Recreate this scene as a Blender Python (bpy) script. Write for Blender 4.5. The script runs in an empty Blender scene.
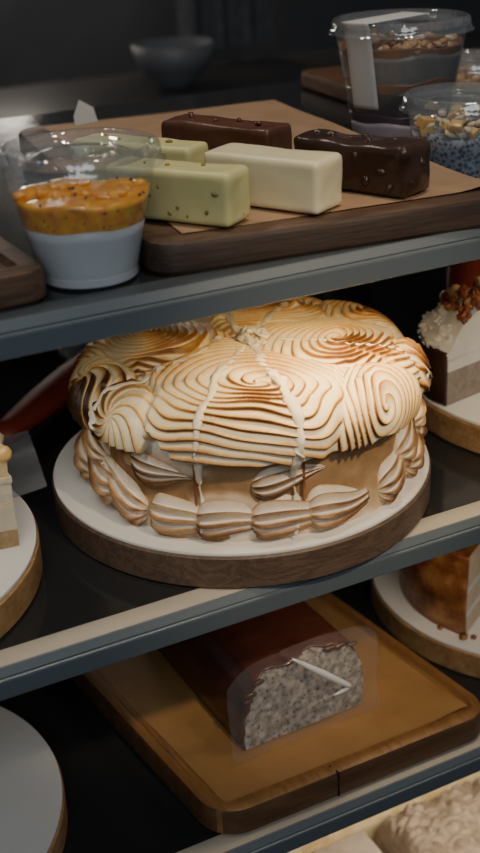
import bpy, bmesh, math, random
import numpy as np
from mathutils import Vector, Matrix
random.seed(7); rng = np.random.default_rng(7)
PI = math.pi
C = bpy.context.scene.collection

# ------------------------------------------------------------------ helpers
def mesh_obj(name, verts, faces, mat, parent=None, smooth=True, attr=None):
    me = bpy.data.meshes.new(name)
    me.from_pydata([tuple(map(float, v)) for v in verts], [], [tuple(int(i) for i in f) for f in faces])
    if smooth:
        me.polygons.foreach_set('use_smooth', [True] * len(me.polygons))
    if attr is not None:
        a = me.attributes.new('burn', 'FLOAT', 'POINT')
        a.data.foreach_set('value', np.asarray(attr, dtype=np.float32))
    me.materials.append(mat)
    me.update()
    o = bpy.data.objects.new(name, me)
    C.objects.link(o)
    if parent is not None:
        o.parent = parent
    return o

def bm_obj(name, bm, mat, parent=None, smooth=True):
    bmesh.ops.recalc_face_normals(bm, faces=bm.faces)
    me = bpy.data.meshes.new(name)
    bm.to_mesh(me); bm.free()
    if smooth:
        me.polygons.foreach_set('use_smooth', [True] * len(me.polygons))
    me.materials.append(mat)
    o = bpy.data.objects.new(name, me)
    C.objects.link(o)
    if parent is not None:
        o.parent = parent
    return o

def thing(name, label, cat, loc=(0, 0, 0), rz=0.0, group=None):
    o = bpy.data.objects.new(name, None)
    C.objects.link(o)
    o.empty_display_size = 0.02
    o.location = loc
    o.rotation_euler = (0, 0, rz)
    return tag(o, label, cat, group)

def tag(o, label, cat, group=None):
    o['label'] = label; o['category'] = cat
    if group:
        o['group'] = group
    return o

def structure(o):
    o['kind'] = 'structure'
    return o

def grid_faces(nu, nv, wrap_u=False):
    f = []
    for i in range(nu if wrap_u else nu - 1):
        a = i * nv; b = ((i + 1) % nu) * nv
        for j in range(nv - 1):
            f.append((a + j, b + j, b + j + 1, a + j + 1))
    return f

def lathe(profile, seg=96, wob=None):
    """profile: list of (r, z); closed to the axis where r == 0."""
    v = []; n = len(profile)
    for i in range(seg):
        a = 2 * PI * i / seg
        for (r, z) in profile:
            v.append((r * math.cos(a), r * math.sin(a), z))
    f = grid_faces(seg, n, True)
    bm = bmesh.new()
    bv = [bm.verts.new(p) for p in v]
    for q in f:
        try:
            bm.faces.new([bv[i] for i in q])
        except ValueError:
            pass
    bmesh.ops.remove_doubles(bm, verts=bm.verts, dist=1e-6)
    return bm

def shade_by_angle(o, deg=35):
    bpy.context.view_layer.objects.active = o
    me = o.data
    bm = bmesh.new(); bm.from_mesh(me)
    lim = math.radians(deg)
    for e in bm.edges:
        e.smooth = not (len(e.link_faces) == 2 and e.calc_face_angle(0) > lim)
    bm.to_mesh(me); bm.free()
    return o

def rrect(w, d, r, n=10):
    pts = []
    for cx, cy, a0 in ((w/2-r, -d/2+r, -PI/2), (w/2-r, d/2-r, 0), (-w/2+r, d/2-r, PI/2), (-w/2+r, -d/2+r, PI)):
        for k in range(n + 1):
            a = a0 + (PI/2) * k / n
            pts.append((cx + r*math.cos(a), cy + r*math.sin(a)))
    return pts

def ring_loft(w, d, r, rings, shear=0.0, cap_bottom=True):
    """stack of rounded rectangles: rings = [(inset, z)...] from the underside over the edge to the middle"""
    v = []; f = []; n = None
    for (ins, z) in rings:
        p = rrect(w - 2*ins, d - 2*ins, max(r - ins, .001))
        n = len(p)
        v += [(x + shear*y, y, z) for x, y in p]
    for k in range(len(rings) - 1):
        for i in range(n):
            j = (i + 1) % n
            f.append((k*n+i, k*n+j, (k+1)*n+j, (k+1)*n+i))
    f.append(tuple(range((len(rings)-1)*n, len(rings)*n)))
    if cap_bottom:
        f.append(tuple(reversed(range(n))))
    return v, f

def box_bm(x0, x1, y0, y1, z0, z1, bev=0.0, seg=2):
    bm = bmesh.new()
    bmesh.ops.create_cube(bm, size=1)
    for vv in bm.verts:
        vv.co = Vector((x0 + (vv.co.x+.5)*(x1-x0), y0 + (vv.co.y+.5)*(y1-y0), z0 + (vv.co.z+.5)*(z1-z0)))
    if bev:
        bmesh.ops.bevel(bm, geom=bm.edges[:], offset=bev, segments=seg, profile=.6, affect='EDGES')
    return bm

class Noise:
    """cheap smooth vectorised noise: random sinusoids"""
    def __init__(s, scale, n=10, seed=0, dim=3):
        r = np.random.default_rng(seed)
        k = r.normal(size=(n, dim)); k /= np.linalg.norm(k, axis=1)[:, None]
        s.k = k * scale * r.uniform(.6, 1.6, (n, 1)); s.p = r.uniform(0, 6.28, n); s.n = n
    def __call__(s, P):
        return np.sin(P @ s.k.T + s.p).sum(-1) / math.sqrt(s.n)

def sstep(a, b, x):
    t = np.clip((x - a) / (b - a), 0, 1)
    return t*t*(3-2*t)

def tube(pts, rad, seg=8, squash=1.0):
    """tube along points (numpy), radius per point, capped"""
    pts = np.array(pts, float); n = len(pts)
    rad = np.broadcast_to(np.asarray(rad, float), (n,))
    v = []
    for i in range(n):
        t = pts[min(i+1, n-1)] - pts[max(i-1, 0)]; t /= np.linalg.norm(t)
        a = np.cross(t, [0, 0, 1.0]);
        if np.linalg.norm(a) < 1e-3: a = np.array([1.0, 0, 0])
        a /= np.linalg.norm(a); b = np.cross(a, t)
        for k in range(seg):
            w = 2*PI*k/seg
            v.append(pts[i] + rad[i]*(math.cos(w)*a + squash*math.sin(w)*b))
    f = []
    for i in range(n-1):
        for k in range(seg):
            l = (k+1) % seg
            f.append((i*seg+k, i*seg+l, (i+1)*seg+l, (i+1)*seg+k))
    f.append(tuple(reversed(range(seg)))); f.append(tuple(range((n-1)*seg, n*seg)))
    return v, f

def lump(rx, ry, rz, seed, amp=.25, sub=2):
    bm = bmesh.new()
    bmesh.ops.create_icosphere(bm, subdivisions=sub, radius=1)
    nz = Noise(2.2 + (1.8 if amp > .8 else 0), 6, seed)
    P = np.array([v.co[:] for v in bm.verts])
    d = 1 + amp*nz(P)*.5
    for v, k in zip(bm.verts, d):
        v.co = Vector((v.co.x*rx*k, v.co.y*ry*k, v.co.z*rz*k))
    return bm

# ------------------------------------------------------------------ materials
def mat(name):
    m = bpy.data.materials.new(name); m.use_nodes = True
    nt = m.node_tree; nt.nodes.clear()
    out = nt.nodes.new('ShaderNodeOutputMaterial')
    return m, nt, out

def N(nt, typ, **kw):
    n = nt.nodes.new(typ)
    for k, v in kw.items():
        if k in n.inputs.keys():
            n.inputs[k].default_value = v
        else:
            setattr(n, k, v)
    return n

def ramp(nt, fac, stops):
    r = nt.nodes.new('ShaderNodeValToRGB')
    e = r.color_ramp.elements
    while len(e) < len(stops): e.new(.5)
    for el, (p, c) in zip(e, stops):
        el.position = p; el.color = (*c, 1)
    nt.links.new(fac, r.inputs[0])
    return r.outputs[0]

def coords(nt, scale=(1, 1, 1), rot=(0, 0, 0), kind='Object'):
    t = nt.nodes.new('ShaderNodeTexCoord'); mp = nt.nodes.new('ShaderNodeMapping')
    mp.inputs['Scale'].default_value = scale; mp.inputs['Rotation'].default_value = rot
    nt.links.new(t.outputs[kind], mp.inputs[0])
    return mp.outputs[0]

def noise_mat(name, stops, scale=60, stretch=(1, 1, 1), rough=.5, bump=.0, bump_scale=None, detail=6, spec=.5, sss=0, sssr=(.01, .006, .003), coat=0, rot=(0, 0, 0)):
    m, nt, out = mat(name)
    b = N(nt, 'ShaderNodeBsdfPrincipled', Roughness=rough)
    b.inputs['Specular IOR Level'].default_value = spec
    b.inputs['Coat Weight'].default_value = coat
    if sss:
        b.inputs['Subsurface Weight'].default_value = sss
        b.inputs['Subsurface Radius'].default_value = (1, .6, .35)
        b.inputs['Subsurface Scale'].default_value = sssr[0]
    co = coords(nt, stretch, rot)
    n = N(nt, 'ShaderNodeTexNoise', Scale=scale, Detail=detail, Roughness=.6)
    nt.links.new(co, n.inputs['Vector'])
    nt.links.new(ramp(nt, n.outputs[0], stops), b.inputs['Base Color'])
    if bump:
        n2 = N(nt, 'ShaderNodeTexNoise', Scale=bump_scale or scale*2, Detail=4)
        nt.links.new(co, n2.inputs['Vector'])
        bp = N(nt, 'ShaderNodeBump', Strength=bump, Distance=.002)
        nt.links.new(n2.outputs[0], bp.inputs['Height'])
        nt.links.new(bp.outputs[0], b.inputs['Normal'])
    nt.links.new(b.outputs[0], out.inputs[0])
    return m

def wood(name, dark, mid, light, along='x', rough=.5, scale=14):
    st = {'x': (.12, 1.6, 1.6), 'y': (1.6, .12, 1.6), 'z': (1.6, 1.6, .12)}[along]
    m, nt, out = mat(name)
    b = N(nt, 'ShaderNodeBsdfPrincipled', Roughness=rough)
    co = coords(nt, st)
    n = N(nt, 'ShaderNodeTexNoise', Scale=scale, Detail=3, Distortion=.8)
    nt.links.new(co, n.inputs['Vector'])
    w = N(nt, 'ShaderNodeMath', operation='MULTIPLY'); w.inputs[1].default_value = 9
    nt.links.new(n.outputs[0], w.inputs[0])
    fr = N(nt, 'ShaderNodeMath', operation='PINGPONG'); fr.inputs[1].default_value = 1
    nt.links.new(w.outputs[0], fr.inputs[0])
    fine = N(nt, 'ShaderNodeTexNoise', Scale=scale*14, Detail=5)
    nt.links.new(co, fine.inputs['Vector'])
    mx = N(nt, 'ShaderNodeMix', data_type='FLOAT'); mx.inputs[0].default_value = .68
    nt.links.new(fr.outputs[0], mx.inputs[2]); nt.links.new(fine.outputs[0], mx.inputs[3])
    nt.links.new(ramp(nt, mx.outputs[0], [(.2, dark), (.5, mid), (.8, light)]), b.inputs['Base Color'])
    bp = N(nt, 'ShaderNodeBump', Strength=.25, Distance=.001)
    nt.links.new(fine.outputs[0], bp.inputs['Height']); nt.links.new(bp.outputs[0], b.inputs['Normal'])
    nt.links.new(b.outputs[0], out.inputs[0])
    return m

def plain(name, col, rough=.5, metal=0, spec=.5, coat=0):
    m, nt, out = mat(name)
    b = N(nt, 'ShaderNodeBsdfPrincipled', Roughness=rough, Metallic=metal)
    b.inputs['Base Color'].default_value = (*col, 1)
    b.inputs['Specular IOR Level'].default_value = spec
    b.inputs['Coat Weight'].default_value = coat
    n = N(nt, 'ShaderNodeTexNoise', Scale=40.0, Detail=3)
    nt.links.new(coords(nt), n.inputs['Vector'])
    mr = N(nt, 'ShaderNodeMapRange'); mr.inputs[3].default_value = max(rough-.06, .02); mr.inputs[4].default_value = min(rough+.06, 1)
    nt.links.new(n.outputs[0], mr.inputs[0]); nt.links.new(mr.outputs[0], b.inputs['Roughness'])
    nt.links.new(b.outputs[0], out.inputs[0])
    return m

def clear_plastic(name, tint=(.93, .95, .96), haze=.06, gloss=.04, rough=.06, bump=.5):
    m, nt, out = mat(name)
    tr = N(nt, 'ShaderNodeBsdfTransparent'); tr.inputs[0].default_value = (*tint, 1)
    df = N(nt, 'ShaderNodeBsdfDiffuse'); df.inputs[0].default_value = (.8, .85, .9, 1)
    gl = N(nt, 'ShaderNodeBsdfGlossy', Roughness=rough)
    m1 = N(nt, 'ShaderNodeMixShader'); m1.inputs[0].default_value = haze
    nt.links.new(tr.outputs[0], m1.inputs[1]); nt.links.new(df.outputs[0], m1.inputs[2])
    lw = N(nt, 'ShaderNodeLayerWeight', Blend=.5)
    pw = N(nt, 'ShaderNodeMath', operation='POWER'); pw.inputs[1].default_value = 4.0
    nt.links.new(lw.outputs['Facing'], pw.inputs[0])
    ad = N(nt, 'ShaderNodeMath', operation='MULTIPLY_ADD'); ad.inputs[1].default_value = .45; ad.inputs[2].default_value = gloss
    nt.links.new(pw.outputs[0], ad.inputs[0])
    m2 = N(nt, 'ShaderNodeMixShader')
    nt.links.new(ad.outputs[0], m2.inputs[0]); nt.links.new(m1.outputs[0], m2.inputs[1]); nt.links.new(gl.outputs[0], m2.inputs[2])
    nz = N(nt, 'ShaderNodeTexNoise', Scale=90.0, Detail=2)
    nt.links.new(coords(nt), nz.inputs['Vector'])
    bp = N(nt, 'ShaderNodeBump', Strength=bump, Distance=.003)
    nt.links.new(nz.outputs[0], bp.inputs['Height']); nt.links.new(bp.outputs[0], gl.inputs['Normal'])
    nt.links.new(m2.outputs[0], out.inputs[0])
    return m

def meringue_mat(name, stops, sss=.25, rough=.42):
    m, nt, out = mat(name)
    b = N(nt, 'ShaderNodeBsdfPrincipled', Roughness=rough)
    b.inputs['Specular IOR Level'].default_value = .35
    b.inputs['Subsurface Weight'].default_value = sss
    b.inputs['Subsurface Radius'].default_value = (1, .7, .4)
    b.inputs['Subsurface Scale'].default_value = .003
    at = N(nt, 'ShaderNodeAttribute', attribute_name='burn')
    n = N(nt, 'ShaderNodeTexNoise', Scale=220.0, Detail=4)
    nt.links.new(coords(nt), n.inputs['Vector'])
    ma = N(nt, 'ShaderNodeMath', operation='MULTIPLY_ADD'); ma.inputs[1].default_value = .22; 
    sb = N(nt, 'ShaderNodeMath', operation='SUBTRACT'); sb.inputs[1].default_value = .5
    nt.links.new(n.outputs[0], sb.inputs[0]); nt.links.new(sb.outputs[0], ma.inputs[0]); nt.links.new(at.outputs['Fac'], ma.inputs[2])
    nt.links.new(ramp(nt, ma.outputs[0], stops), b.inputs['Base Color'])
    bp = N(nt, 'ShaderNodeBump', Strength=.12, Distance=.0015)
    nt.links.new(n.outputs[0], bp.inputs['Height']); nt.links.new(bp.outputs[0], b.inputs['Normal'])
    nt.links.new(b.outputs[0], out.inputs[0])
    return m

M = {}
M['rail'] = plain('rail_metal', (.115, .137, .153), .45, .15)
M['glass'] = plain('black_glass', (.022, .0225, .024), .13, 0, .5)
M['lightstrip'] = plain('frosted_edge', (.42, .37, .30), .6)
M['strip_dark'] = plain('dark_edge', (.06, .07, .078), .4)
M['card'] = noise_mat('white_card', [(.3, (.80, .77, .71)), (.7, (.86, .83, .77))], 8, rough=.45, bump=.02)
M['walnut'] = wood('walnut_disc', (.060, .035, .022), (.105, .064, .041), (.15, .096, .063), 'x', .55, 55)
M['oak'] = wood('oak_disc', (.20, .105, .04), (.36, .20, .085), (.48, .29, .13), 'x', .5, 14)
M['walnut_tray'] = wood('walnut_tray', (.040, .021, .013), (.082, .044, .026), (.14, .08, .046), 'x', .5, 22)
M['oak_tray'] = wood('oak_tray', (.17, .075, .022), (.25, .118, .036), (.31, .155, .052), 'y', .45, 20)
M['oak_side_shade'] = wood('oak_side_shade', (.07, .03, .012), (.11, .05, .02), (.15, .075, .03), 'x', .5, 20)  # darker copy of the tray oak: shade on its sides put into the colour
M['walnut_side_shade'] = wood('walnut_side_shade', (.022, .013, .009), (.042, .024, .016), (.07, .042, .028), 'x', .55, 30)  # darker walnut for the upright faces, their shade painted in
M['dark_oak'] = wood('dark_oak', (.06, .025, .01), (.10, .045, .017), (.14, .065, .025), 'x', .5, 20)
M['parchment'] = noise_mat('brown_parchment', [(.3, (.29, .175, .095)), (.7, (.37, .235, .135))], 30, rough=.6, bump=.25, bump_scale=18)
M['parchment_dark'] = noise_mat('tan_parchment', [(.3, (.30, .155, .052)), (.7, (.38, .205, .075))], 30, rough=.45, bump=.3, bump_scale=14)
M['white_paper'] = noise_mat('white_paper', [(.3, (.50, .49, .46)), (.7, (.57, .56, .53))], 20, rough=.7)
M['plastic'] = clear_plastic('clear_plastic')
M['plastic_lid'] = clear_plastic('clear_lid_plastic', haze=.07, gloss=.15, rough=.06)
M['film'] = clear_plastic('clear_film', (.95, .95, .95), .05, .03, .08, .25)
M['acetate'] = clear_plastic('acetate_film', (.8, .83, .86), .26, .05, .25, .15)
M['seam'] = plain('dark_gap', (.012, .008, .006), .8)
MER = [(0.0, (.86, .76, .55)), (.20, (.83, .63, .32)), (.44, (.60, .31, .075)), (.70, (.21, .085, .018)), (1.0, (.03, .013, .006))]
M['meringue'] = meringue_mat('torched_meringue', MER)
M['meringue_side'] = meringue_mat('torched_meringue_side', [(0.0, (.84, .77, .67)), (.25, (.74, .58, .39)), (.5, (.44, .25, .11)), (.74, (.17, .08, .032)), (1.0, (.04, .02, .012))])
M['meringue_wall'] = meringue_mat('scraped_meringue_wall', [(0.0, (.76, .69, .60)), (.30, (.60, .45, .29)), (.55, (.42, .26, .125)), (.8, (.30, .165, .07)), (1, (.12, .06, .025))], .1, .5)
M['strand'] = noise_mat('pale_meringue', [(.3, (.82, .72, .54)), (.7, (.86, .78, .62))], 50, rough=.45, sss=.2, sssr=(.003,))
M['white_choc'] = noise_mat('white_chocolate', [(.3, (.78, .68, .42)), (.7, (.84, .75, .49))], 20, rough=.35, bump=.15, bump_scale=60, sss=.15, sssr=(.003,))
M['pist_choc'] = noise_mat('pistachio_chocolate', [(.3, (.62, .57, .25)), (.7, (.70, .65, .32))], 20, rough=.38, bump=.2, bump_scale=70, sss=.15, sssr=(.003,))
M['dark_choc'] = noise_mat('dark_chocolate', [(.3, (.035, .016, .010)), (.7, (.060, .028, .017))], 30, rough=.26, bump=.45, bump_scale=90)
M['milk_choc'] = noise_mat('milk_chocolate', [(.3, (.085, .032, .017)), (.7, (.13, .052, .027))], 30, rough=.34, bump=.3, bump_scale=90)
M['nut'] = noise_mat('chopped_nut', [(.3, (.38, .20, .08)), (.7, (.58, .36, .17))], 90, rough=.55, bump=.2)
M['pistachio'] = noise_mat('pistachio_bit', [(.3, (.16, .10, .03)), (.7, (.33, .27, .07))], 120, rough=.55, bump=.2)
M['almond'] = noise_mat('almond_flake', [(.3, (.70, .52, .32)), (.7, (.82, .68, .48))], 90, rough=.5)
M['mango'] = noise_mat('mango_cube', [(.3, (.68, .38, .10)), (.7, (.78, .52, .20))], 60, rough=.3, sss=.2)
M['yogurt'] = noise_mat('white_yogurt', [(.3, (.60, .60, .60)), (.7, (.66, .66, .66))], 30, rough=.35, sss=.2, sssr=(.004,))
M['passion'] = noise_mat('passion_fruit_pulp', [(.28, (.60, .19, .004)), (.5, (.90, .36, .008)), (.72, (.98, .56, .03))], 130, rough=.18, bump=.5, bump_scale=170, sss=.15, coat=.5)
M['seed'] = plain('black_seed', (.015, .01, .008), .25)
M['purple'] = noise_mat('berry_layer', [(.3, (.05, .012, .02)), (.7, (.10, .022, .04))], 60, rough=.3)
M['dark_layer'] = noise_mat('dark_dessert_layer', [(.3, (.018, .010, .010)), (.7, (.035, .018, .016))], 60, rough=.3)
M['pink'] = noise_mat('pink_cream', [(.3, (.52, .36, .36)), (.7, (.62, .48, .47))], 40, rough=.35)
M['grey_cream'] = noise_mat('pale_cream_layer', [(.3, (.13, .115, .10)), (.7, (.22, .195, .17))], 40, rough=.3)
M['caramel_layer'] = noise_mat('caramel_layer', [(.3, (.15, .06, .02)), (.7, (.26, .11, .035))], 50, rough=.25)

def chia_mat():
    m, nt, out = mat('chia_pudding')
    b = N(nt, 'ShaderNodeBsdfPrincipled', Roughness=.3)
    v = N(nt, 'ShaderNodeTexVoronoi', Scale=330.0)
    nt.links.new(coords(nt), v.inputs['Vector'])
    nt.links.new(ramp(nt, v.outputs['Distance'], [(.15, (.02, .022, .03)), (.42, (.13, .145, .17)), (.7, (.30, .32, .36))]), b.inputs['Base Color'])
    nt.links.new(b.outputs[0], out.inputs[0]); return m
M['chia'] = chia_mat()

def poppy_mat():
    m, nt, out = mat('poppy_seed_crumb')
    b = N(nt, 'ShaderNodeBsdfPrincipled', Roughness=.8)
    co = coords(nt)
    v = N(nt, 'ShaderNodeTexVoronoi', Scale=260.0); nt.links.new(co, v.inputs['Vector'])
    n = N(nt, 'ShaderNodeTexNoise', Scale=140.0, Detail=5); nt.links.new(co, n.inputs['Vector'])
    a = ramp(nt, v.outputs['Distance'], [(.12, (.05, .05, .055)), (.3, (.42, .39, .36)), (.8, (.55, .52, .48))])
    c = ramp(nt, n.outputs[0], [(.35, (.35, .33, .31)), (.65, (.95, .93, .9))])
    mx = N(nt, 'ShaderNodeMix', data_type='RGBA', blend_type='MULTIPLY'); mx.inputs[0].default_value = 1
    nt.links.new(a, mx.inputs[6]); nt.links.new(c, mx.inputs[7]); nt.links.new(mx.outputs[2], b.inputs['Base Color'])
    bp = N(nt, 'ShaderNodeBump', Strength=.6, Distance=.002); nt.links.new(n.outputs[0], bp.inputs['Height']); nt.links.new(bp.outputs[0], b.inputs['Normal'])
    nt.links.new(b.outputs[0], out.inputs[0]); return m
M['poppy'] = poppy_mat()
M['glaze'] = noise_mat('dark_glaze', [(.3, (.06, .018, .011)), (.7, (.11, .034, .02))], 30, rough=.18, bump=.2, bump_scale=40)
M['crust'] = noise_mat('torched_crust', [(.30, (.09, .028, .010)), (.48, (.24, .085, .024)), (.72, (.52, .26, .085))], 45, rough=.4, bump=.5, bump_scale=110)
M['sponge'] = noise_mat('pale_sponge', [(.3, (.60, .46, .30)), (.7, (.72, .58, .40))], 120, rough=.85, bump=.4)
M['sponge_grey'] = noise_mat('grey_brown_sponge', [(.3, (.24, .19, .155)), (.7, (.36, .29, .24))], 120, rough=.85, bump=.5)
M['cream'] = noise_mat('white_cream', [(.3, (.70, .66, .58)), (.7, (.80, .76, .68))], 60, rough=.5, bump=.2)
M['pale_cream'] = noise_mat('pale_custard_cream', [(.3, (.56, .47, .33)), (.7, (.66, .56, .41))], 70, rough=.6, bump=.3)
M['orange_cream'] = noise_mat('orange_cream', [(.3, (.62, .42, .18)), (.7, (.72, .54, .28))], 90, rough=.6, bump=.4)
M['biscuit'] = noise_mat('biscuit_base', [(.3, (.32, .19, .09)), (.7, (.46, .30, .15))], 130, rough=.85, bump=.5)
M['crumble'] = noise_mat('crumble', [(.3, (.62, .44, .20)), (.5, (.80, .62, .33)), (.7, (.88, .74, .48))], 60, rough=.75, bump=.6, bump_scale=120)
M['tan'] = noise_mat('tan_crust', [(.3, (.20, .14, .095)), (.7, (.36, .27, .19))], 60, stretch=(1, 1, 3), rough=.7, bump=.5)
M['beige'] = noise_mat('beige_pastry', [(.3, (.40, .30, .23)), (.7, (.48, .38, .30))], 40, rough=.7, bump=.2)
M['caramel'] = noise_mat('caramel_crumb', [(.3, (.12, .024, .008)), (.55, (.30, .075, .018)), (.8, (.62, .30, .07))], 120, rough=.22, bump=.5)
M['wall'] = noise_mat('dark_wall', [(.3, (.03, .032, .036)), (.7, (.05, .052, .058))], 3, rough=.9)
M['floor'] = noise_mat('dark_floor', [(.3, (.018, .017, .017)), (.7, (.03, .028, .027))], 6, rough=.5)
M['dark_metal'] = plain('dark_metal', (.10, .11, .12), .5, .2)
M['dark_cloth'] = noise_mat('dark_cloth', [(.3, (.05, .053, .06)), (.7, (.08, .085, .095))], 40, rough=.9)
M['white_ceramic'] = plain('white_ceramic', (.42, .46, .52), .3)
M['grey_ceramic'] = plain('grey_ceramic', (.10, .105, .115), .5)
M['red'] = noise_mat('dark_red', [(.3, (.30, .04, .022)), (.7, (.40, .06, .035))], 30, rough=.5)
M['counter'] = noise_mat('dark_counter', [(.3, (.02, .019, .019)), (.7, (.035, .03, .028))], 8, rough=.4)

# ------------------------------------------------------------------ camera
cam_d = bpy.data.cameras.new('camera'); cam = bpy.data.objects.new('camera', cam_d); C.objects.link(cam)
f, pit, yaw, roll = 1182.4, .4381, .4504, -.0488
loc = Vector((-.3424, -.7096, .4204))
fw = Vector((math.sin(yaw)*math.cos(pit), math.cos(yaw)*math.cos(pit), -math.sin(pit)))
rt = Vector((math.cos(yaw), -math.sin(yaw), 0)); up = rt.cross(fw)
r2 = rt*math.cos(roll) + up*math.sin(roll); u2 = -rt*math.sin(roll) + up*math.cos(roll)
cam.matrix_world = Matrix(((r2.x, u2.x, -fw.x, loc.x), (r2.y, u2.y, -fw.y, loc.y), (r2.z, u2.z, -fw.z, loc.z), (0, 0, 0, 1)))
cam_d.sensor_fit = 'VERTICAL'; cam_d.sensor_height = 24
cam_d.lens = f/853*24
cam_d.clip_start = .02
cam_d.dof.use_dof = True; cam_d.dof.focus_distance = .80
cam_d.dof.aperture_fstop = cam_d.lens/1000/.0075
bpy.context.scene.camera = cam

# ------------------------------------------------------------------ setting
ZT, ZM, ZB, ZL = .2117, 0.0, -.213, -.425
structure(bm_obj('floor', box_bm(-2.5, 2.5, -2.5, 2.6, -1.25, -1.2), M['floor'], smooth=False))
structure(bm_obj('wall_back', box_bm(-2.5, 2.5, 2.5, 2.6, -1.2, 1.7), M['wall'], smooth=False))
# back frame of the case: two uprights and a cross bar
structure(bm_obj('trim_1', box_bm(.362, .412, .46, .49, -1.2, .20, .002), M['dark_metal']))
structure(bm_obj('trim_2', box_bm(-.5, -.47, .46, .49, -1.2, .55, .002), M['dark_metal']))

def make_shelf(z, label, strip='lightstrip'):
    t = thing('display_shelf', label, 'shelf', (0, 0, z), 0, 'shelves of the display case')
    bm_obj('shelf_panel', box_bm(-.75, .85, -.108, .45, -.008, 0, .0006), M['glass'], t, False)
    bm_obj('light_strip', box_bm(-.75, .85, -.1249, -.108, -.008, 0, .0004), M[strip], t, False)
    prof = [(-.1245, -.0005), (-.1252, .0004), (-.1265, .0002), (-.1292, -.0048), (-.1288, -.0058), (-.1302, -.0064), (-.1305, -.0075), (-.1305, -.0192), (-.1298, -.0198), (-.1245, -.0198)]
    v = []; n = len(prof)
    for x in (-.75, .85):
        v += [(x, y, zz) for y, zz in prof]
    fc = [(i, (i+1) % n, n+(i+1) % n, n+i) for i in range(n)] + [tuple(range(n))[::-1], tuple(range(n, 2*n))]
    o = mesh_obj('front_rail', v, fc, M['rail'], t, False)
    return t
make_shelf(ZT, 'upper dark glass shelf with blue-grey rail, carrying the dessert bars and cups', 'strip_dark')
make_shelf(ZM, 'middle dark glass shelf with blue-grey rail, carrying the torched meringue cake')
make_shelf(ZB, 'lower dark glass shelf with blue-grey rail, carrying the poppy seed loaf')
make_shelf(ZL, 'lowest shelf, under the crumble cake at the bottom right')

# ------------------------------------------------------------------ cake boards
def disc(r, h, wmat, name, label, loc, group='round wooden cake boards'):
    prof = [(0, 0), (r-.002, 0), (r, .002), (r, h-.0016), (r-.0016, h), (0, h)]
    o = bm_obj(name, lathe(prof, 160), wmat)
    shade_by_angle(o, 30); o.location = loc
    return tag(o, label, 'board', group)
def card(r, label, loc, group='round white cake cards'):
    prof = [(0, 0), (r, 0), (r+.0004, .0010), (r, .0022), (0, .0022)]
    o = bm_obj('cake_card', lathe(prof, 160), M['card']); shade_by_angle(o, 50); o.location = loc
    return tag(o, label, 'cake card', group)
DH = .0246; CT = DH + .0022
disc(.1400, DH, M['walnut'], 'round_board', 'dark walnut round board under the meringue cake', (0, 0, ZM))
card(.1385, 'white round card directly under the meringue cake', (0, 0, ZM+DH))
disc(.140, DH, M['oak'], 'round_board', 'light oak round board at the left end of the middle shelf, under the layered cake', (-.300, .014, ZM))
card(.1385, 'white round card under the layered cake on the left of the middle shelf', (-.300, .014, ZM+DH))
disc(.140, DH, M['oak'], 'round_board', 'brown round board at the right of the middle shelf, under the chocolate cake', (.314, -.002, ZM))
card(.1385, 'white round card under the chocolate cream cake on the right', (.314, -.002, ZM+DH))
disc(.140, DH, M['oak'], 'round_board', 'brown round board at the right of the lower shelf, under the caramel brown cake', (.300, .028, ZB))
card(.1385, 'white round card under the caramel brown cake at the lower right', (.300, .028, ZB+DH))
disc(.150, DH, M['oak'], 'round_board', 'light oak round board at the bottom left corner, under a bare white card', (-.318, .010, ZB))
card(.1485, 'bare white round card with nothing on it, at the bottom left', (-.318, .010, ZB+DH))

# ------------------------------------------------------------------ meringue cake
cake = thing('meringue_cake', 'whole round torched meringue cake with piped rosettes, cut into slices', 'cake', (.005, -.009, CT))
RW = .1135     # wall radius
# unrolled plan: rosette centre x, y, size, pitch, handedness, phase
ROS = [(-.030, -.072, .074, .0060, 1, .1), (-.058, .058, .060, .0056, -1, .4), (.041, -.114, .047, .0053, 1, .7),
       (.052, -.036, .056, .0056, -1, .2), (.035, .066, .054, .0058, 1, .6), (-.112, .020, .036, .0066, 1, .3),
       (-.118, -.034, .030, .0062, -1, .9), (.116, -.058, .032, .0062, 1, .5), (.112, .020, .036, .0064, -1, .0),
       (.088, .090, .042, .0068, 1, .45), (-.020, .118, .040, .0068, -1, .8)]
RC = np.array([r[:2] for r in ROS]); RR = np.array([r[2] for r in ROS])
PRO = []
def base_prof(s):
    """arc length s -> (r, z) of the smooth top: shallow dome, rolled edge, then down"""
    s = np.asarray(s, float)
    s0, rad = .100, .021
    z0 = .094 - .0085*(np.minimum(s, s0)/s0)**2.0
    r = np.minimum(s, s0); z = z0.copy()
    a = np.clip((s - s0)/rad, 0, PI*.60)
    r = r + rad*np.sin(a); z = z - rad*(1-np.cos(a))
    ex = np.maximum(s - s0 - rad*PI*.60, 0)
    r = r - ex*.3; z = z - ex*.95
    return r, z
nW1 = Noise(45, 8, 3, 2); nW2 = Noise(120, 8, 4, 2); nB = Noise(28, 8, 5, 2); nB2 = Noise(70, 8, 6, 2)
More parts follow.
